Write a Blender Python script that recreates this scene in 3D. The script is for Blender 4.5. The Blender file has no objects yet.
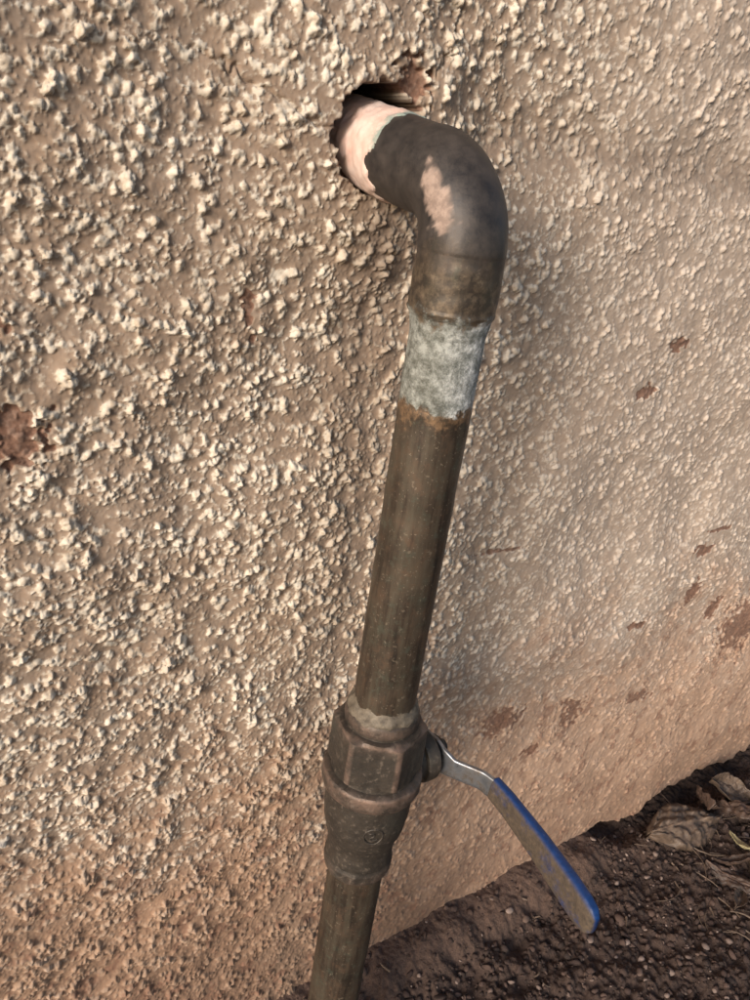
import bpy, bmesh, math, random
import numpy as np
from mathutils import Vector, Matrix, noise as mnoise
rng=np.random.default_rng(7); random.seed(7)
sc=bpy.context.scene
MM=0.001
# ---------------------------------------------------------------- helpers
def new_obj(name,me,mat=None,parent=None,smooth=True):
    o=bpy.data.objects.new(name,me); sc.collection.objects.link(o)
    if mat: me.materials.append(mat)
    if smooth: me.polygons.foreach_set('use_smooth',[True]*len(me.polygons))
    if parent: o.parent=parent
    return o
def empty(name):
    e=bpy.data.objects.new(name,None); e.empty_display_size=.05; sc.collection.objects.link(e); return e
def mesh_np(name,V,F):
    me=bpy.data.meshes.new(name)
    V=np.asarray(V,dtype=np.float32); F=np.asarray(F,dtype=np.int32)
    n=F.shape[1]
    me.vertices.add(len(V)); me.vertices.foreach_set('co',V.ravel())
    me.loops.add(F.size); me.loops.foreach_set('vertex_index',F.ravel())
    me.polygons.add(len(F)); me.polygons.foreach_set('loop_start',np.arange(0,F.size,n,dtype=np.int32))
    me.polygons.foreach_set('loop_total',np.full(len(F),n,dtype=np.int32))
    me.update(calc_edges=True); me.validate(); return me
def grid_faces(nr,nc,flip=False):
    i=np.arange(nr-1)[:,None]*nc+np.arange(nc-1)[None,:]
    i=i.ravel(); F=np.stack([i,i+1,i+nc+1,i+nc],1)
    return F[:,::-1] if flip else F
def attr(me,name,vals):
    a=me.attributes.new(name,'FLOAT','POINT'); a.data.foreach_set('value',np.asarray(vals,dtype=np.float32).ravel())
def bnoise(shape,wl,res,seed,lo=0):
    ry,rx=(res,res) if np.isscalar(res) else res
    r=np.random.default_rng(seed); w=r.standard_normal(shape)
    fy=np.fft.fftfreq(shape[0],d=ry)[:,None]; fx=np.fft.rfftfreq(shape[1],d=rx)[None,:]
    f2=fx*fx+fy*fy; g=np.exp(-f2*wl*wl*1.2)
    h=np.fft.irfft2(np.fft.rfft2(w)*g,s=shape); return h/h.std()
def fract(shape,lo,hi,res,seed,beta=1.5):
    r=np.random.default_rng(seed); w=r.standard_normal(shape)
    fy=np.fft.fftfreq(shape[0],d=res)[:,None]; fx=np.fft.rfftfreq(shape[1],d=res)[None,:]
    f=np.sqrt(fx*fx+fy*fy)+1e-9
    g=np.minimum(1,(f*hi)**-beta)*np.exp(-(f*lo)**2)*(1-np.exp(-(f*hi*1.5)**2))
    h=np.fft.irfft2(np.fft.rfft2(w)*g,s=shape); return .5+.115*h/h.std()
def sample(H,u,v):
    u=np.mod(u,H.shape[1]); v=np.mod(v,H.shape[0])
    i=np.floor(u).astype(int); j=np.floor(v).astype(int); a=u-i; b=v-j
    i%=H.shape[1]; j%=H.shape[0]
    i2=(i+1)%H.shape[1]; j2=(j+1)%H.shape[0]
    return (H[j,i]*(1-a)+H[j,i2]*a)*(1-b)+(H[j2,i]*(1-a)+H[j2,i2]*a)*b
def sstep(a,b,x):
    t=np.clip((x-a)/(b-a),0,1); return t*t*(3-2*t)
class NT:
    def __init__(s,name):
        s.m=bpy.data.materials.new(name); s.m.use_nodes=True; s.t=s.m.node_tree; s.n=s.t.nodes; s.l=s.t.links
        s.b=s.n['Principled BSDF']; s.out=s.n['Material Output']
        s.tc=s.n.new('ShaderNodeTexCoord')
    def lk(s,a,b): s.l.new(a,b)
    def noise(s,scale,detail=4,rough=.6,vec=None,stretch=None):
        v=vec or s.tc.outputs['Object']
        if stretch:
            mp=s.n.new('ShaderNodeMapping'); mp.inputs['Scale'].default_value=stretch; s.lk(v,mp.inputs[0]); v=mp.outputs[0]
        n=s.n.new('ShaderNodeTexNoise'); n.inputs['Scale'].default_value=scale; n.inputs['Detail'].default_value=detail; n.inputs['Roughness'].default_value=rough
        s.lk(v,n.inputs['Vector']); return n.outputs['Fac']
    def ramp(s,fac,stops):
        r=s.n.new('ShaderNodeValToRGB'); e=r.color_ramp.elements
        while len(e)<len(stops): e.new(.5)
        for k,(p,c) in enumerate(stops):
            e[k].position=p; e[k].color=(c,c,c,1) if isinstance(c,(int,float)) else (*c,1)
        s.lk(fac,r.inputs[0]); return r.outputs[0]
    def mix(s,fac,a,b,mode='MIX'):
        m=s.n.new('ShaderNodeMix'); m.data_type='RGBA'; m.blend_type=mode
        for sock,val in ((m.inputs[0],fac),(m.inputs[6],a),(m.inputs[7],b)):
            if isinstance(val,(int,float)): sock.default_value=val
            elif isinstance(val,tuple): sock.default_value=(*val,1)
            else: s.lk(val,sock)
        return m.outputs[2]
    def math(s,op,a,b=0,clamp=False):
        m=s.n.new('ShaderNodeMath'); m.operation=op; m.use_clamp=clamp
        for sock,val in ((m.inputs[0],a),(m.inputs[1],b)):
            if isinstance(val,(int,float)): sock.default_value=val
            else: s.lk(val,sock)
        return m.outputs[0]
    def at(s,name):
        a=s.n.new('ShaderNodeAttribute'); a.attribute_name=name; return a.outputs['Fac']
    def xyz(s):
        x=s.n.new('ShaderNodeSeparateXYZ'); s.lk(s.tc.outputs['Object'],x.inputs[0]); return x.outputs
    def mr(s,v,a,b,c=0,d=1):
        m=s.n.new('ShaderNodeMapRange'); m.interpolation_type='SMOOTHSTEP'
        for k,val in zip((1,2,3,4),(a,b,c,d)): m.inputs[k].default_value=val
        s.lk(v,m.inputs[0]); return m.outputs[0]
    def bump(s,h,strength,dist,prev=None):
        b=s.n.new('ShaderNodeBump'); b.inputs['Strength'].default_value=strength; b.inputs['Distance'].default_value=dist
        s.lk(h,b.inputs['Height'])
        if prev: s.lk(prev,b.inputs['Normal'])
        return b.outputs[0]
    def fin(s,col=None,rough=None,metal=None,nrm=None):
        for k,v in (('Base Color',col),('Roughness',rough),('Metallic',metal),('Normal',nrm)):
            if v is None: continue
            if isinstance(v,(int,float)): s.b.inputs[k].default_value=v
            elif isinstance(v,tuple): s.b.inputs[k].default_value=(*v,1)
            else: s.lk(v,s.b.inputs[k])
        return s.m

# ---------------------------------------------------------------- materials
def mat_wall():
    t=NT('stucco'); x,y,z=t.xyz()
    n1=t.at('na'); n2=t.at('nb'); sp=t.at('nc'); n4=t.noise(380,2,.6)
    base=t.mix(t.ramp(n1,[(.3,0),(.7,1)]),(.56,.465,.365),(.655,.57,.47))
    base=t.mix(t.math('MULTIPLY',t.ramp(n4,[(.45,0),(.68,1)]),.5),base,(.76,.69,.60))
    base=t.mix(t.math('MULTIPLY',t.ramp(n4,[(.36,1),(.48,0)]),.45),base,(.38,.28,.195))
    base=t.mix(t.math('MULTIPLY',t.ramp(n2,[(.35,1),(.55,0)]),.25),base,(.40,.29,.20))
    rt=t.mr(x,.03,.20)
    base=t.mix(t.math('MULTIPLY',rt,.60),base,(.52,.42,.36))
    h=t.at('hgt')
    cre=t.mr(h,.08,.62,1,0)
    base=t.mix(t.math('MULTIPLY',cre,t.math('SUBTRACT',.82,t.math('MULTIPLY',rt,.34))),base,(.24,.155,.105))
    zz=t.math('ADD',z,t.math('MULTIPLY',t.math('SUBTRACT',n1,.5),.16))
    zz=t.math('ADD',zz,t.math('MULTIPLY',t.math('SUBTRACT',n2,.5),.10))
    soil=t.mr(zz,.13,.32,1,0)
    sc1=t.mix(t.mr(x,.0,.3),(.32,.185,.115),(.47,.295,.20))
    base=t.mix(t.math('MULTIPLY',soil,.78),base,sc1)
    soil2=t.mr(zz,.0,.15,1,0)
    sc2=t.mix(t.mr(x,.0,.3),(.170,.100,.066),(.27,.165,.11))
    base=t.mix(t.math('MULTIPLY',soil2,.80),base,sc2)
    st=t.math('MULTIPLY',t.at('stain_shade'),t.ramp(n2,[(.25,.55),(.65,1)]))
    base=t.mix(st,base,(.19,.135,.10))  # wall stains together with painted shade from pipe and stub
    base=t.mix(t.math('MULTIPLY',t.math('MULTIPLY',t.ramp(sp,[(.58,0),(.68,1)]),soil),.6),base,(.20,.10,.065))
    ch=t.mr(t.at('chip'),.2,.6,0,.88)
    cc=t.mix(t.ramp(n4,[(.35,0),(.65,1)]),(.11,.048,.030),(.25,.13,.085))
    base=t.mix(ch,base,cc)
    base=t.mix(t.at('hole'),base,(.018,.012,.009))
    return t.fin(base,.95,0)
def mat_soil():
    t=NT('soil'); n1=t.noise(40,3,.65); n2=t.noise(600,3,.7)
    c=t.mix(t.ramp(n1,[(.3,0),(.7,1)]),(.032,.019,.015),(.062,.036,.027))
    c=t.mix(t.ramp(n2,[(.4,0),(.75,1)]),c,(.085,.053,.040))
    bank=t.at('bank'); c=t.mix(t.math('MULTIPLY',bank,.8),c,t.mix(t.ramp(n2,[(.35,0),(.7,1)]),(.10,.060,.044),(.17,.105,.078)))
    return t.fin(c,.95,0,t.bump(n2,.8,.0012))
def mat_gravel():
    t=NT('gravel_mat'); v=t.at('rnd')
    c=t.ramp(v,[(0,(.028,.017,.014)),(.5,(.052,.030,.024)),(.88,(.095,.058,.045)),(1,(.27,.20,.17))])
    return t.fin(c,.9,0)
def mat_pipe():
    t=NT('aged_copper'); x,y,z=t.xyz()
    n1=t.noise(55,4,.65); n2=t.noise(220,4,.7,stretch=(1,1,.10)); n4=t.noise(300,4,.65); n5=t.noise(900,2,.6); n6=t.noise(120,5,.75)
    c=t.mix(t.ramp(n1,[(.3,0),(.7,1)]),(.034,.024,.018),(.088,.063,.044))
    c=t.mix(t.math('MULTIPLY',t.ramp(n2,[(.44,0),(.70,1)]),.55),c,(.120,.104,.075))
    c=t.mix(t.math('MULTIPLY',t.ramp(n6,[(.52,0),(.64,1)]),.50),c,(.115,.066,.040))
    c=t.mix(t.math('MULTIPLY',t.ramp(n6,[(.34,1),(.44,0)]),.6),c,(.085,.092,.070))
    c=t.mix(t.math('MULTIPLY',t.ramp(n2,[(.32,1),(.46,0)]),.75),c,(.020,.016,.013))
    c=t.mix(t.math('MULTIPLY',t.ramp(n4,[(.62,0),(.68,1)]),.45),c,(.24,.19,.14))
    c=t.mix(t.math('MULTIPLY',t.ramp(n5,[(.66,0),(.70,1)]),.5),c,(.30,.24,.18))
    zn=t.math('ADD',z,t.math('MULTIPLY',t.math('SUBTRACT',n1,.5),.03))
    el=t.mr(zn,.500,.512)
    c=t.mix(el,c,t.mix(t.ramp(n6,[(.35,0),(.65,1)]),(.033,.029,.029),(.078,.064,.057)))
    so=t.math('MULTIPLY',t.mr(zn,.480,.488),t.mr(zn,.496,.513,1,0))
    c=t.mix(t.math('MULTIPLY',so,.75),c,t.mix(t.ramp(n4,[(.42,0),(.66,1)]),(.042,.033,.026),(.17,.125,.085)))
    zm=t.math('ADD',z,t.math('MULTIPLY',t.math('SUBTRACT',n4,.5),.014))
    zm=t.math('ADD',zm,t.math('MULTIPLY',t.math('SUBTRACT',n1,.5),.026))
    sol=t.math('MULTIPLY',t.mr(zm,.4515,.4545),t.mr(zm,.485,.490,1,0))
    sb=t.noise(190,6,.80)
    scol=t.ramp(sb,[(.38,(.10,.108,.10)),(.46,(.21,.22,.21)),(.53,(.37,.375,.37)),(.62,(.68,.68,.67))])
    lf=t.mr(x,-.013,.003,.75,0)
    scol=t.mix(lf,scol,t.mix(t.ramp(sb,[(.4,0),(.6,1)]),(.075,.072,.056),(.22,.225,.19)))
    c=t.mix(t.math('MULTIPLY',sol,.94),c,scol)
    rust=t.math('MULTIPLY',t.mr(zm,.445,.449),t.mr(zm,.4515,.455,1,0))
    c=t.mix(t.math('MULTIPLY',t.math('MULTIPLY',rust,t.ramp(n4,[(.4,.1),(.6,1)])),.7),c,(.30,.18,.10))
    hil=t.at('painted_hilite')
    c=t.mix(hil,c,t.mix(t.ramp(n4,[(.4,0),(.6,1)]),(.30,.215,.175),(.46,.34,.28)))  # pinkish highlight on the elbow, painted into the copper colour
    rough=t.mix(t.math('MAXIMUM',sol,hil),t.ramp(n6,[(.3,.40),(.7,.62)]),(.75,.75,.75))
    met=t.math('SUBTRACT',.45,t.math('ADD',t.math('MULTIPLY',sol,.40),t.math('MULTIPLY',hil,.2)),True)
    nb=t.bump(n4,.30,.0004)
    nb=t.bump(t.math('MULTIPLY',sb,sol),.6,.0010,nb)
    return t.fin(c,rough,met,nb)
def mat_plaster():
    t=NT('pink_plaster'); x,y,z=t.xyz(); n=t.noise(120,4,.7); n2=t.noise(500,3,.6)
    c=t.mix(t.ramp(n,[(.3,0),(.7,1)]),(.58,.37,.30),(.70,.55,.48))
    yn=t.math('ADD',y,t.math('MULTIPLY',t.math('SUBTRACT',n,.5),.012))
    c=t.mix(t.mr(yn,-.0200,-.0165,1,0),c,(.25,.29,.25))
    return t.fin(c,.85,0,t.bump(n2,.5,.0006))
def mat_brass():
    t=NT('weathered_brass'); n=t.noise(90,5,.7); n2=t.noise(380,4,.65); n3=t.noise(30,3,.5)
    c=t.mix(t.ramp(n,[(.3,0),(.7,1)]),(.033,.028,.024),(.068,.054,.043))
    c=t.mix(t.math('MULTIPLY',t.ramp(n2,[(.56,0),(.66,1)]),.5),c,(.18,.14,.11))
    c=t.mix(t.math('MULTIPLY',t.ramp(n3,[(.5,0),(.65,1)]),.4),c,(.075,.078,.066))
    wr=t.math('MULTIPLY',t.at('wear'),t.ramp(n,[(.38,.10),(.60,.85)]))
    c=t.mix(wr,c,(.27,.175,.135))
    return t.fin(c,t.ramp(n2,[(.3,.44),(.7,.66)]),.4,t.bump(n2,.45,.0007))
def mat_solder_ring():
    t=NT('tarnished_solder'); n=t.noise(200,5,.7)
    c=t.mix(t.ramp(n,[(.35,0),(.68,1)]),(.070,.054,.040),(.22,.18,.135))
    return t.fin(c,.65,.25,t.bump(n,.6,.0007))
def mat_steel():
    t=NT('lever_steel'); n=t.noise(150,5,.7)
    c=t.mix(t.ramp(n,[(.45,0),(.68,1)]),(.36,.38,.42),(.16,.125,.10))
    return t.fin(c,t.ramp(n,[(.3,.25),(.7,.6)]),.9,t.bump(n,.2,.0003))
def mat_blue():
    t=NT('blue_vinyl'); n=t.noise(90,6,.75); n2=t.noise(420,4,.7)
    f=t.at('face')
    c=t.mix(t.ramp(n2,[(.3,0),(.7,1)]),(.003,.022,.095),(.005,.040,.17))
    d=t.math('MULTIPLY',f,t.ramp(n,[(.32,.35),(.48,1)]))
    c=t.mix(d,c,t.mix(t.ramp(n2,[(.3,0),(.7,1)]),(.040,.030,.023),(.105,.074,.050)))
    c=t.mix(t.ramp(n2,[(.66,0),(.72,.6)]),c,(.18,.14,.11))
    return t.fin(c,t.mix(d,(.45,.45,.45),(.8,.8,.8)),0,t.bump(n2,.4,.0005))
def mat_leaf(name,a,b):
    t=NT(name); n=t.noise(80,5,.7); n2=t.noise(400,3,.6)
    c=t.mix(t.ramp(n,[(.3,0),(.7,1)]),a,b)
    v=t.at('vein'); c=t.mix(t.math('MULTIPLY',v,.6),c,tuple(min(1,q*1.9) for q in b))
    c=t.mix(t.ramp(n2,[(.60,0),(.68,.7)]),c,tuple(q*.4 for q in a))
    return t.fin(c,.6,0,t.bump(n2,.6,.0006))

# ---------------------------------------------------------------- wall height field
RES=.40; X0,X1,Z0,Z1=-220.,680.,-20.,700.
W=int((X1-X0)/RES); Hh=int((Z1-Z0)/RES); shp=(Hh,W)
lump=bnoise(shp,6,RES,1); lump2=bnoise(shp,18,RES,2)
H=np.zeros(shp)
def splat(n,r0,r1,k,hs,pw):
    cx=rng.random(n)*W; cy=rng.random(n)*Hh; r=(r0+(r1-r0)*rng.random(n)**2.2)/RES
    ix=cx.astype(int); iy=cy.astype(int); lm=lump[iy%Hh,ix%W]
    hh=(r*RES)*(k+.55*rng.random(n))*(1+.28*np.clip(lm,-1.6,1.6))
    base=hs*np.clip(lm,-1,2)
    e=1+.9*rng.random(n); th=rng.random(n)*math.pi; c,s=np.cos(th),np.sin(th)
    ga=rng.normal(0,.45,n); gb=rng.normal(0,.45,n)
    R=int(math.ceil(r.max()*1.35))
    flat=H.ravel()
    for dj in range(-R,R+1):
        for di in range(-R,R+1):
            px=ix+di-cx; py=iy+dj-cy
            a=(c*px+s*py)/e**.5/r; b=(-s*px+c*py)*e**.5/r
            q=1-(np.abs(a)**2.4+np.abs(b)**2.4); m=q>0
            if not m.any(): continue
            idx=((iy[m]+dj)%Hh)*W+((ix[m]+di)%W)
            val=hh[m]*(q[m]**pw)*(1+ga[m]*a[m]+gb[m]*b[m])+base[m]
            np.maximum.at(flat,idx,np.maximum(val,0))
splat(250000,.42,.90,.62,.05,.65)
splat(52000,.75,2.0,.58,.14,.6)
jj,ii=np.meshgrid(np.arange(Hh),np.arange(W),indexing='ij')
w1=bnoise(shp,1.,RES,3); w2=bnoise(shp,1.,RES,4)
H=sample(H,ii+w1*.75,jj+w2*.75)
H=H+bnoise(shp,.8,RES,5)*.11+.05*bnoise(shp,2.5,RES,6)
H=np.clip(H,0,3)
xs=np.concatenate([np.array([-3000.2,-3000,-1500,-800,-500,-350,-280,-240]),np.arange(-212,60,.5),np.arange(60,220,.65),np.arange(220,420,.9),np.arange(420,676,1.3),
     np.array([690,720,780,900,1200,2000,4000,4000.2])])
zs=np.concatenate([np.array([-120,-80,-50,-35]),np.arange(-22,140,.75),np.arange(140,690,.56),np.array([700,730,800,950,1300,2000,2600,2600.2])])
XX,ZZ=np.meshgrid(xs,zs)
u=(XX-X0)/RES; v=(ZZ-Z0)/RES
h=sample(H,u,v)
infine=((XX>-215)&(XX<678)&(ZZ>-24)&(ZZ<692))
h=np.where(infine,h,.7)
def S(a): return sample(a,u,v)
L1=S(lump); L2=S(lump2)
big=S(bnoise(shp,80,RES,11))
rough=1-.38*sstep(30,120,XX)
rough=rough*(1-.22*sstep(260,120,ZZ)*sstep(20,120,XX))
rough=rough*(1+.20*np.clip(L2,-1.5,1.5))
dh0=np.sqrt((XX+3)**2+(ZZ-541)**2)
nearh=sstep(28,60,dh0)
broad=(1.2*big + .50*L2*(.35+.65*sstep(120,20,XX))+.12*L1)*infine*nearh
ledge=ZZ+14*np.sin(XX/95.)+9*np.sin(XX/37.+1)
prof=3.8*sstep(200,255,ledge)*sstep(60,200,XX)
prof-=2.8*np.exp(-((ZZ-552)/12.)**2)*sstep(25,60,XX)*infine
wn1=S(bnoise(shp,5,RES,21)); wn2=S(bnoise(shp,2.2,RES,22))
chips=[(-137,428,9,11,1.8),(-143,469,4,4,1.0),(-51,474,3,6,.6),(-48,462,1.8,2.5,.5),(210,427,6,5,.8),(228,456,8,4,.8),(337,296,10,4,.7),(352,312,12,2,.7),(159,192,22,11,.5),(238,172,15,13,.6),
 (455,194,42,30,1.5),(280,243,9,4,.7),(118,335,18,1.6,.5),(11,563,9,7,3.),(322,160,16,7,.5),(390,230,8,11,.6),(200,150,9,4,.4),(345,255,7,10,.5)]
chip=np.zeros_like(XX); cdep=np.zeros_like(XX)
for cx,cz,rx,rz,dp in chips:
    d=np.sqrt(((XX-cx)/rx)**2+((ZZ-cz)/rz)**2)+.26*wn1+.16*wn2
    m=sstep(1.25,.7,d); soft=.52 if (rx>13) else .9
    chip=np.maximum(chip,m*soft); cdep=np.maximum(cdep,m*dp)
ccx=16+10*np.sin((ZZ-560)/14.)+ .25*(ZZ-560)
crack=np.exp(-((XX-ccx+1.5*wn1)/1.1)**2)*sstep(560,575,ZZ)*sstep(640,600,ZZ)
ridge=np.exp(-((XX-ccx-8)/7.)**2)*sstep(545,570,ZZ)*sstep(680,640,ZZ)
ccz=548+.12*(-XX-20)+5*np.sin(XX/17.)
crack+=.7*np.exp(-((ZZ-ccz+1.2*wn1)/.8)**2)*sstep(-18,-26,XX)*sstep(-95,-60,XX)
hcx,hcz=-3.4,541.
dh=np.sqrt((XX-hcx)**2+(ZZ-hcz)**2)+.8*wn1+.35*wn2
hole=sstep(20.4,18.8,dh)
mound=sstep(75,20,dh0)
out=h*rough*(1-.75*np.clip(chip,0,1))+broad+prof-cdep-2.2*crack+1.6*ridge+4.6*mound
out=out*(1-hole)-38*hole
und=sstep(6,-6,ZZ+3*L2*infine)*sstep(180,330,XX)
out-=30*und
Y=-out
Y[0,:]=200;Y[-1,:]=200;Y[:,0]=200;Y[:,-1]=200
V=np.stack([XX*MM,Y*MM,ZZ*MM],-1).reshape(-1,3)
wme=mesh_np('stucco_wall',V,grid_faces(len(zs),len(xs)))
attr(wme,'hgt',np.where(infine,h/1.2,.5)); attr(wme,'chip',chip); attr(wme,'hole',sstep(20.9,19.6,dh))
attr(wme,'na',S(fract(shp,6,110,RES,61))); attr(wme,'nb',S(fract(shp,1.5,24,RES,62))); attr(wme,'nc',S(fract(shp,1.5,40,RES,63,1.2)))
stain_shade=.80*np.exp(-((XX-6-3*L2)/17.)**2)*sstep(530,505,ZZ)*(.55+.45*sstep(300,480,ZZ))  # dirt run behind the riser, with its soft shade painted in
stain_shade=stain_shade+.4*np.exp(-((XX-5)/8.)**2)*sstep(528,518,ZZ)*sstep(470,515,ZZ)  # brown stain below the stub plus painted contact shade
stain_shade+=.45*crack+.5*np.exp(-((dh-21)/2.)**2)
stain_shade+=.66*np.exp(-((ZZ-549-2*L2)/10.)**2)*sstep(25,60,XX)*infine  # elbow stub's shadow band, painted along the wall
attr(wme,'stain_shade',np.clip(stain_shade,0,.9))
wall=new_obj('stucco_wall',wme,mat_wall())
del H,XX,ZZ,u,v,h,out

# ---------------------------------------------------------------- ground
gx=np.concatenate([[-30000,-8000,-2000,-800,-400,-200,-100],np.arange(-40,640,1.3),[660,720,850,1100,1600,3000,8000,30000]])
gy=np.concatenate([[-30000,-8000,-2500,-1000,-600,-420,-330],np.arange(-280,36,1.3)])
GX,GY=np.meshgrid(gx,gy)
gs=(400,800)
g1=bnoise(gs,30,1,31); g2=bnoise(gs,6,1,32); g3=bnoise(gs,2,1,33)
gf=(GX>-60)&(GX<650)&(GY>-300)
def GS(a): return sample(a,GX+60,GY+300)
def bankf(x,y,n): return sstep(-50,-12,y+2*n)*sstep(420,260,x)
bank=bankf(GX,GY,GS(g1))
GZ=(1.8*GS(g1)*(1-.5*bank)+1.2*GS(g2)*(1-.8*bank)+.6*GS(g3)*(1-.2*bank))*gf + 14*bank
GZ-=14*sstep(-34,-8,GY)*sstep(300,360,GX)
GZ=np.where(gf,GZ,-1.)
gme=mesh_np('ground',np.stack([GX*MM,GY*MM,GZ*MM],-1).reshape(-1,3),grid_faces(len(gy),len(gx)))
attr(gme,'bank',bank)
new_obj('ground',gme,mat_soil())
def gz(x,y):
    x=np.array(float(x)); y=np.array(float(y)); a=float(sample(g1,x+60,y+300)); b=float(bankf(x,y,a))
    return 1.8*a*(1-.5*b)+1.2*float(sample(g2,x+60,y+300))*(1-.8*b)+14*b-14*float(sstep(-34,-8,y)*sstep(300,360,x))
bm=bmesh.new(); bmesh.ops.create_icosphere(bm,subdivisions=2,radius=1); bm.verts.ensure_lookup_table()
iv=np.array([v.co[:] for v in bm.verts]); ifc=np.array([[v.index for v in f.verts] for f in bm.faces]); bm.free()
vs=[];fs=[];rn=[];off=0
for k in range(9500):
    x=random.uniform(-30,640); y=random.uniform(-270,-2)
    if x<310 and y>-34 and random.random()<.80: continue
    r=random.choice([.6,.9,.9,1.2,1.3,1.8,2.4])*random.uniform(.7,1.3)
    if random.random()<.012: r*=2
    sc3=np.array([random.uniform(.8,1.5),random.uniform(.7,1.2),random.uniform(.5,.9)])*r
    q=Matrix.Rotation(random.random()*6.28,3,Vector((random.gauss(0,1),random.gauss(0,1),random.gauss(0,1))).normalized())
    ph=rng.random(3)*6
    d=1+.22*np.sin(iv[:,0]*2.3+ph[0])*np.cos(iv[:,1]*2.1+ph[1])+.15*np.sin(iv[:,2]*4+ph[2])+rng.normal(0,.06,len(iv))
    p=(iv*d[:,None]*sc3)@np.array(q).T+np.array([x,y,gz(x,y)+r*.2])
    vs.append(p*MM); fs.append(ifc+off); off+=len(iv); rn.append(np.full(len(iv),random.random()))
grme=mesh_np('gravel',np.concatenate(vs),np.concatenate(fs)); attr(grme,'rnd',np.concatenate(rn))
new_obj('gravel',grme,mat_gravel(),smooth=False)

# ---------------------------------------------------------------- tube sweep
def tube(name,pts,radii,mat,parent,seg=72,jit=None):
    P=np.array(pts,float); n=len(P); T=np.gradient(P,axis=0); T/=np.linalg.norm(T,axis=1)[:,None]
    side=np.array([1.,0,0]); V=[]
    ang=np.linspace(0,2*math.pi,seg,endpoint=False)
    for k in range(n):
        t=T[k]; a=side-t*np.dot(side,t); a/=np.linalg.norm(a); b=np.cross(t,a)
        r=np.full(seg,radii[k]) if np.isscalar(radii[k]) else np.array(radii[k])
        if jit is not None: r=r+jit[k]
        V.append(P[k]+r[:,None]*(np.cos(ang)[:,None]*a+np.sin(ang)[:,None]*b))
    V=np.concatenate(V)*MM
    i=np.arange(n-1)[:,None]*seg+np.arange(seg)[None]; j=np.arange(n-1)[:,None]*seg+((np.arange(seg)+1)%seg)[None]
    F=np.stack([i,j,j+seg,i+seg],-1).reshape(-1,4)
    return new_obj(name,mesh_np(name,V,F),mat,parent), V
pipe=empty('copper_water_pipe')
cop=mat_pipe()
CZ=533.; PY=-60.; R=24.; HZ=538.
path=[];rad=[]
def addp(p,r): path.append(p); rad.append(r)
for y_ in np.arange(-14,PY+R-.01,-.6):
    q=-y_
    addp((0,y_,CZ+(HZ-CZ)*(1-q/(60-R))*.9),15.2 if q<15 else 15.9)
for a in np.linspace(0,math.pi/2,60)[1:]:
    addp((0,PY+R-R*math.sin(a),CZ-R+R*math.cos(a)),15.9-.35*math.sin(2*a)**2)
for t_ in np.arange(R+.5,48.6,.4):
    r=15.75+.30*sstep(26,31,t_)+.35*math.exp(-((t_-44.6)/.7)**2)
    if t_>45.5: r=16.05-(t_-45.5)*.55
    addp((0,PY,CZ-t_),float(r))
jit=bnoise((len(path),72),9,(.6,1.35),41)*.09
el,ev=tube('elbow',path,rad,cop,pipe,jit=jit)
evm=ev/MM
sn=bnoise((len(path),72),4,(.6,1.35),42).ravel(); sn2=bnoise((len(path),72),1.6,(.6,1.35),47).ravel()
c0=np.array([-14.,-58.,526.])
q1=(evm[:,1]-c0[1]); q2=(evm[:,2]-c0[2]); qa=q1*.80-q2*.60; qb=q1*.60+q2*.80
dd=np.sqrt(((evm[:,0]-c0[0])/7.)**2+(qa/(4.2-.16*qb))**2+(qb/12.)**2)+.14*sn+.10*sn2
attr(el.data,'painted_hilite',.8*sstep(1.15,.8,dd))  # mask of the painted highlight on the bend
ts=np.concatenate([np.arange(40,236,.9),np.arange(236,320,4),np.arange(320,600,1.2)])
jit=bnoise((len(ts),72),14,(1.,1.25),43)*.07
rd=[14.2+.9*float(sstep(54,47,t_))+(.22*math.exp(-((t_-82)/1.5)**2)) for t_ in ts]
tube('riser',[(0,PY,CZ-t_) for t_ in ts],rd,cop,pipe,jit=jit)
ys=np.arange(36,-20.5,-.6)
jit=bnoise((len(ys),72),4,(.6,1.35),44)*.22
edge=bnoise((1,72),6,(1,1.35),45)[0]
path2=[(0,y_,CZ+(HZ-CZ)*(1-(-y_)/36)*.9) for y_ in ys]
rr=[16.3-2.2*sstep(-17.2+1.3*edge,-19.2+1.3*edge,np.full(72,y_)) for y_ in ys]
tube('plaster_coating',path2,rr,mat_plaster(),pipe,jit=jit)

# ---------------------------------------------------------------- ball valve
valve=empty('ball_valve'); br=mat_brass()
seg=144
ang=np.linspace(0,2*math.pi,seg,endpoint=False)
def hexr(rc,rot=.35,rnd=.5):
    a=np.mod(ang+rot,math.pi/3)-math.pi/6
    r=rc*math.cos(math.pi/6)/np.cos(a); return np.minimum(r,rc-rnd)
circ=lambda r:np.full(seg,float(r))
prof_=[(224,circ(14.2),0),(226,circ(16.8),.2),(228,circ(17.4),.5),(231,circ(17.4),.3),(232.3,circ(16.9),0),(233,circ(17.0),0),(233.3,np.minimum(hexr(22.6),19.4),.3),(234.6,hexr(22.6),.8),(236,hexr(22.8),.25),
 (240,hexr(22.8),0),(248,hexr(23),0),(256,hexr(23.2),0),(257.6,hexr(23.2),0),(258.2,circ(20.2),0),(260.2,circ(20.4),0),(261,circ(23.2),.4),(262,circ(23.9),.9),(264,circ(24),.7),(268,circ(24),.35),(269.4,circ(23.6),.8),(270.4,circ(22.4),.3),(271,circ(21.2),0),
 (276,circ(21.2),0),(286,circ(20.9),0),(293,circ(20.2),0),(299,circ(18.8),0),(304,circ(17.2),0),(308,circ(16.6),0),(317,circ(16.6),0),(318,circ(17.3),.2),(322.4,circ(17.3),.4),(324,circ(16.8),.2),(325,circ(14.2),0)]
pp=[];rr=[];wr=[]
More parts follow.
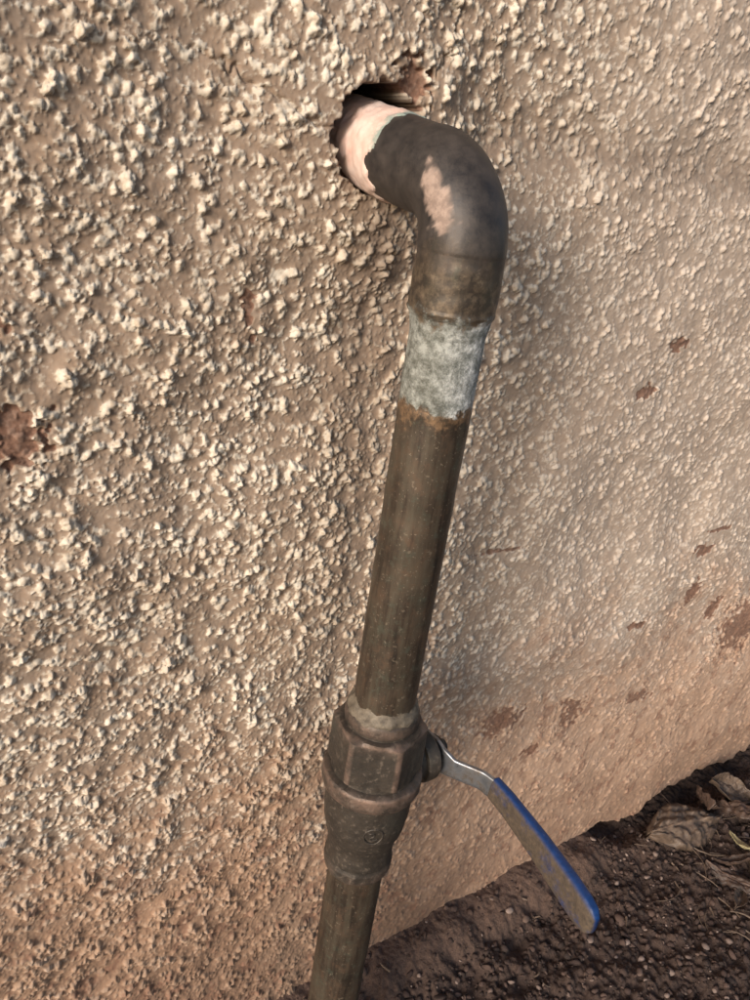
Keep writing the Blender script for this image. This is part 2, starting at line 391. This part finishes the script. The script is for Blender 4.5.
for (t0,r0,w0),(t1,r1,w1_) in zip(prof_[:-1],prof_[1:]):
    n=max(1,int(t1-t0))
    for k in range(n):
        f=k/n; pp.append((0,PY,CZ-(t0+(t1-t0)*f))); rr.append(r0*(1-f)+r1*f); wr.append(w0*(1-f)+w1_*f)
pp.append((0,PY,CZ-prof_[-1][0])); rr.append(prof_[-1][1]); wr.append(0)
jit=bnoise((len(pp),seg),6,(1,.95),51)*.07
body,_=tube('valve_body',pp,rr,br,valve,seg=seg,jit=jit)
hx=np.array([float(((np.mod(a+.35,math.pi/3)-math.pi/6))) for a in ang]); hxw=(np.abs(hx)>math.pi/6-.07)*.7
WR=[]
for k,p in enumerate(pp):
    t_=CZ-p[2]; WR.append(np.maximum(wr[k], hxw if 233.2<t_<257.8 else 0)*np.ones(seg))
attr(body.data,'wear',np.concatenate(WR))
try: body.data.set_sharp_from_angle(angle=math.radians(38))
except Exception as e: print(e)
ringt=np.arange(219,227.1,.5)
tube('solder_ring',[(0,PY,CZ-t_) for t_ in ringt],[14.1+2.6*float(sstep(219.5,225.5,t_)) for t_ in ringt],mat_solder_ring(),valve,jit=bnoise((len(ringt),72),3,(.5,1.4),52)*.22)
bm=bmesh.new(); de=Vector((-.42,-.907,0)); tg=Vector((.907,-.42,0)); ce=Vector((0,PY,CZ-286))
def emb(aa,bb):
    th=aa/20.9; d=(de*math.cos(th)+tg*math.sin(th)); return ce+d*20.95+Vector((0,0,bb)),d
def bead(pts,closed,r=.55):
    ring=[]
    n=len(pts)
    for k,(a_,b_) in enumerate(pts):
        p,d=emb(a_,b_); an=pts[(k+1)%n] if (closed or k<n-1) else pts[k]; ap=pts[k-1] if (closed or k>0) else pts[k]
        t_=(emb(*an)[0]-emb(*ap)[0]).normalized(); s_=d.cross(t_).normalized()
        ring.append([bm.verts.new((p+(s_*math.cos(q)+d*math.sin(q))*r)*MM) for q in [j*math.pi/4 for j in range(8)]])
    for k in range(n if closed else n-1):
        A=ring[k];B=ring[(k+1)%n]
        for j in range(8): bm.faces.new((A[j],A[(j+1)%8],B[(j+1)%8],B[j]))
bead([(4.6*math.cos(q),4.6*math.sin(q)) for q in np.linspace(0,2*math.pi,40,endpoint=False)],True)
bead([(-2.2,1.6),(-.8,2.1),(.6,1.4),(.2,0),(-1.2,-.6),(-1.6,-1.8),(0,-2.4),(2,-1.7)],False,.45)
em=bpy.data.meshes.new('emblem'); bm.to_mesh(em); bm.free(); new_obj('emblem',em,br,valve)
SZ=CZ-267
def lathe_x(name,prof,mat,parent,cy,cz,seg=72):
    ang=np.linspace(0,2*math.pi,seg,endpoint=False); V=[]
    for (x_,r) in prof:
        rr=np.full(seg,abs(r),float)
        if r<0:
            a=np.mod(ang+.2,math.pi/3)-math.pi/6; rr=np.minimum(abs(r)*math.cos(math.pi/6)/np.cos(a),abs(r)-.3)
        V.append(np.stack([np.full(seg,x_),cy+rr*np.cos(ang),cz+rr*np.sin(ang)],-1))
    n=len(prof); V=np.concatenate(V)*MM
    i=np.arange(n-1)[:,None]*seg+np.arange(seg)[None]; j=np.arange(n-1)[:,None]*seg+((np.arange(seg)+1)%seg)[None]
    me=mesh_np(name,V,np.stack([i,i+seg,j+seg,j],-1).reshape(-1,4))
    b=bmesh.new(); b.from_mesh(me); bmesh.ops.holes_fill(b,edges=[e for e in b.edges if e.is_boundary]); bmesh.ops.recalc_face_normals(b,faces=b.faces); b.to_mesh(me); b.free()
    o=new_obj(name,me,mat,parent)
    try: me.set_sharp_from_angle(angle=math.radians(35))
    except Exception: pass
    return o
lathe_x('stem_boss',[(12,12),(24,12),(25.5,11.2),(25.7,12.8),(26.6,13.4),(32,13.4),(33,12.6),(33.2,8)],br,valve,PY,SZ)
lathe_x('stem_nut',[(32,-7.2),(41,-7.2),(41.8,-6.2),(42,3.4),(44.5,3.4),(45,2.8)],br,valve,PY,SZ)
def strip(name,pts,mat,parent,expo=4.,seg=40):
    P=np.array([p[:3] for p in pts],float); wd=[p[3] for p in pts]; th=[p[4] for p in pts]
    d=np.r_[0,np.cumsum(np.linalg.norm(np.diff(P,axis=0),axis=1))]; n=int(d[-1]/.8)+2; s=np.linspace(0,d[-1],n)
    P2=np.stack([np.interp(s,d,P[:,k]) for k in range(3)],1); wd=np.interp(s,d,wd); th=np.interp(s,d,th)
    k=np.hanning(9); k/=k.sum()
    for c in range(3):
        e=np.pad(P2[:,c],4,mode='reflect',reflect_type='odd'); P2[:,c]=np.convolve(e,k,'valid')
    T=np.gradient(P2,axis=0); T/=np.linalg.norm(T,axis=1)[:,None]
    a=np.linspace(0,2*math.pi,seg,endpoint=False); V=[];fc=[]
    ca=np.sign(np.cos(a))*np.abs(np.cos(a))**(2/expo); sa=np.sign(np.sin(a))*np.abs(np.sin(a))**(2/expo)
    for q in range(n):
        t=T[q]; z=np.array([0,0,1.]); z=z-t*np.dot(z,t); z/=np.linalg.norm(z); b=np.cross(z,t)
        if b[0]>0: b=-b
        V.append(P2[q]+(wd[q]/2)*sa[:,None]*z+(th[q]/2)*ca[:,None]*b); fc.append(np.clip(ca*1.5+.15,0,1)*sstep(1.0,.72,sa))
    V=np.concatenate(V)*MM
    i=np.arange(n-1)[:,None]*seg+np.arange(seg)[None]; j=np.arange(n-1)[:,None]*seg+((np.arange(seg)+1)%seg)[None]
    me=mesh_np(name,V,np.stack([i,j,j+seg,i+seg],-1).reshape(-1,4)); attr(me,'face',np.concatenate(fc))
    b=bmesh.new(); b.from_mesh(me); bmesh.ops.holes_fill(b,edges=[e for e in b.edges if e.is_boundary]); bmesh.ops.recalc_face_normals(b,faces=b.faces); b.to_mesh(me); b.free()
    return new_obj(name,me,mat,parent)
lev=[(37,PY+10,SZ,6,2.4),(37,PY+7,SZ,16,2.4),(37,PY-2,SZ,18,2.4),(37,PY-9,SZ,15,2.4),(39,PY-15,SZ-.5,11,2.4),(47.5,PY-27,SZ-1,11,2.6),(50,PY-36,SZ-2,12,2.6),(48,PY-60,SZ-4,12,2.6)]
strip('lever',lev,mat_steel(),valve,expo=7)
gr=[(50.2,PY-32.5,SZ-1.7,12,4.),(50.2,PY-33,SZ-1.8,13.6,5.6),(49.5,PY-45,SZ-2.2,14.5,6.0),(46,PY-70,SZ-3,16.5,6.4),(42.2,PY-91,SZ-3.8,18,6.8),(40.4,PY-101,SZ-4.3,17.5,6.8),(39.6,PY-106,SZ-4.5,15,6.0),(39.3,PY-108.5,SZ-4.6,9,3.8)]
strip('grip',gr,mat_blue(),valve,expo=3.2)

# ---------------------------------------------------------------- leaves, twigs
def leaf(name,loc,L,Wd,rz,tilt,curl,mat,seed):
    nu,nv=72,33; V=[];ve=[]
    for i in range(nu):
        s=i/(nu-1); w=Wd*(math.sin(math.pi*min(1,s*1.02))**.8)*(1-.25*s)+.0006
        for j in range(nv):
            t=j/(nv-1)*2-1
            nz=mnoise.noise(Vector((s*7,t*3,seed*3.1)))+.5*mnoise.noise(Vector((s*18,t*8,seed*5.3)))
            x=(s-.5)*L+.01*L*mnoise.noise(Vector((s*9,t*9,seed))); y=t*w*(1+.10*mnoise.noise(Vector((s*14,0,seed+(t>0)*9))))
            vn=max(math.exp(-(t/.05)**2),.6*math.exp(-(((s*9-abs(t)*2.2)%1-.5)/.09)**2)*(abs(t)<.9))
            z=curl*t*t*Wd*1.2+.12*L*math.sin(s*3+seed)+Wd*.22*nz+Wd*.05*vn
            V.append((x,y,z)); ve.append(vn)
    me=mesh_np(name,V,grid_faces(nu,nv)); attr(me,'vein',ve)
    o=new_obj(name,me,mat); m=o.modifiers.new('s','SOLIDIFY'); m.thickness=.0003
    o.location=[c*MM for c in loc]; o.rotation_euler=(tilt[0],tilt[1],rz); return o
lb=mat_leaf('dry_leaf_brown',(.055,.035,.026),(.125,.085,.060)); ld=mat_leaf('dry_leaf_dark',(.035,.022,.018),(.085,.05,.035)); ly=mat_leaf('dry_leaf_yellow',(.30,.25,.13),(.42,.36,.22))
leaf('dry_leaf',(408,-40,12),.090,.024,-.25,(.35,-.1),-.35,lb,1)
leaf('dry_leaf',(455,-26,8),.05,.014,.6,(.5,.2),.5,ld,2)
leaf('dry_leaf',(437,-78,12),.034,.0045,1.2,(.2,.3),.5,ly,3)
leaf('dry_leaf',(402,-98,8),.055,.011,-1.2,(.3,.1),-.5,ld,4)
leaf('dry_leaf',(430,-105,8),.06,.011,.9,(-.3,.2),-.6,lb,5)
leaf('dry_leaf',(480,-60,8),.06,.016,2.0,(.3,.2),-.4,ld,6)
leaf('dry_leaf',(378,-112,8),.03,.006,.3,(.1,.1),.6,lb,7)
leaf('dry_leaf',(490,-34,8),.05,.015,-.8,(.4,.1),.5,lb,8)
leaf('dry_leaf',(415,-85,9),.035,.006,2.3,(.3,.4),.6,ld,9)
bm=bmesh.new()
for k in range(80):
    x=random.uniform(345,520) if k<64 else random.uniform(60,330); y=random.uniform(-150,-15)
    L=random.uniform(8,34) if k<64 else random.uniform(5,12); r=random.uniform(.35,1.1); a=random.random()*6.28
    n=7; prev=None; b=random.uniform(-.6,.6)
    for i in range(n):
        s=i/(n-1); aa=a+b*s; c=Vector((x+L*s*math.cos(aa),y+L*s*math.sin(aa),gz(x,y)+2.5+L*.06*s+random.uniform(-.3,.3)))*MM
        ring=[bm.verts.new(c+Vector((-math.sin(aa)*math.cos(q),math.cos(aa)*math.cos(q),math.sin(q)))*r*MM*(1-.5*s)) for q in [j*math.pi/3 for j in range(6)]]
        if prev:
            for j in range(6): bm.faces.new((prev[j],prev[(j+1)%6],ring[(j+1)%6],ring[j]))
        prev=ring
me=bpy.data.meshes.new('twigs'); bm.to_mesh(me); bm.free()
new_obj('twigs',me,mat_leaf('twig_mat',(.07,.045,.032),(.18,.125,.09)))

# ---------------------------------------------------------------- light
graz=math.radians(26); EL=math.radians(18)
sd=Vector((-math.cos(graz)*math.cos(EL),-math.sin(graz)*math.cos(EL),math.sin(EL)))
sun=bpy.data.lights.new('sun','SUN'); sun.energy=3.8; sun.angle=math.radians(24); sun.color=(1,.94,.86)
so=bpy.data.objects.new('sun',sun); sc.collection.objects.link(so); so.rotation_euler=sd.to_track_quat('Z','Y').to_euler()
w=bpy.data.worlds.new('World'); sc.world=w; w.use_nodes=True
nt=w.node_tree; sk=nt.nodes.new('ShaderNodeTexSky'); sk.sky_type='NISHITA'; sk.sun_disc=False; sk.sun_elevation=EL
sk.sun_rotation=math.atan2(sd.x,sd.y); sk.dust_density=2.
nt.links.new(sk.outputs[0],nt.nodes['Background'].inputs[0]); nt.nodes['Background'].inputs[1].default_value=.15
sc.view_settings.view_transform='Standard'; sc.view_settings.look='None'; sc.view_settings.exposure=0
# ---------------------------------------------------------------- camera
f=Vector((.554,.725,-.409)).normalized(); r=Vector((.823,-.553,.132)); r=(r-f*r.dot(f)).normalized(); up=r.cross(f)
up=-up if up.z<0 else up
M=Matrix((( r.x,up.x,-f.x,-.189),(r.y,up.y,-f.y,-.2785),(r.z,up.z,-f.z,.538),(0,0,0,1)))
cam=bpy.data.cameras.new('camera'); co=bpy.data.objects.new('camera',cam); sc.collection.objects.link(co); co.matrix_world=M
cam.sensor_fit='VERTICAL'; cam.sensor_height=24; cam.lens=24*.778; cam.clip_start=.01; cam.clip_end=200
sc.camera=co
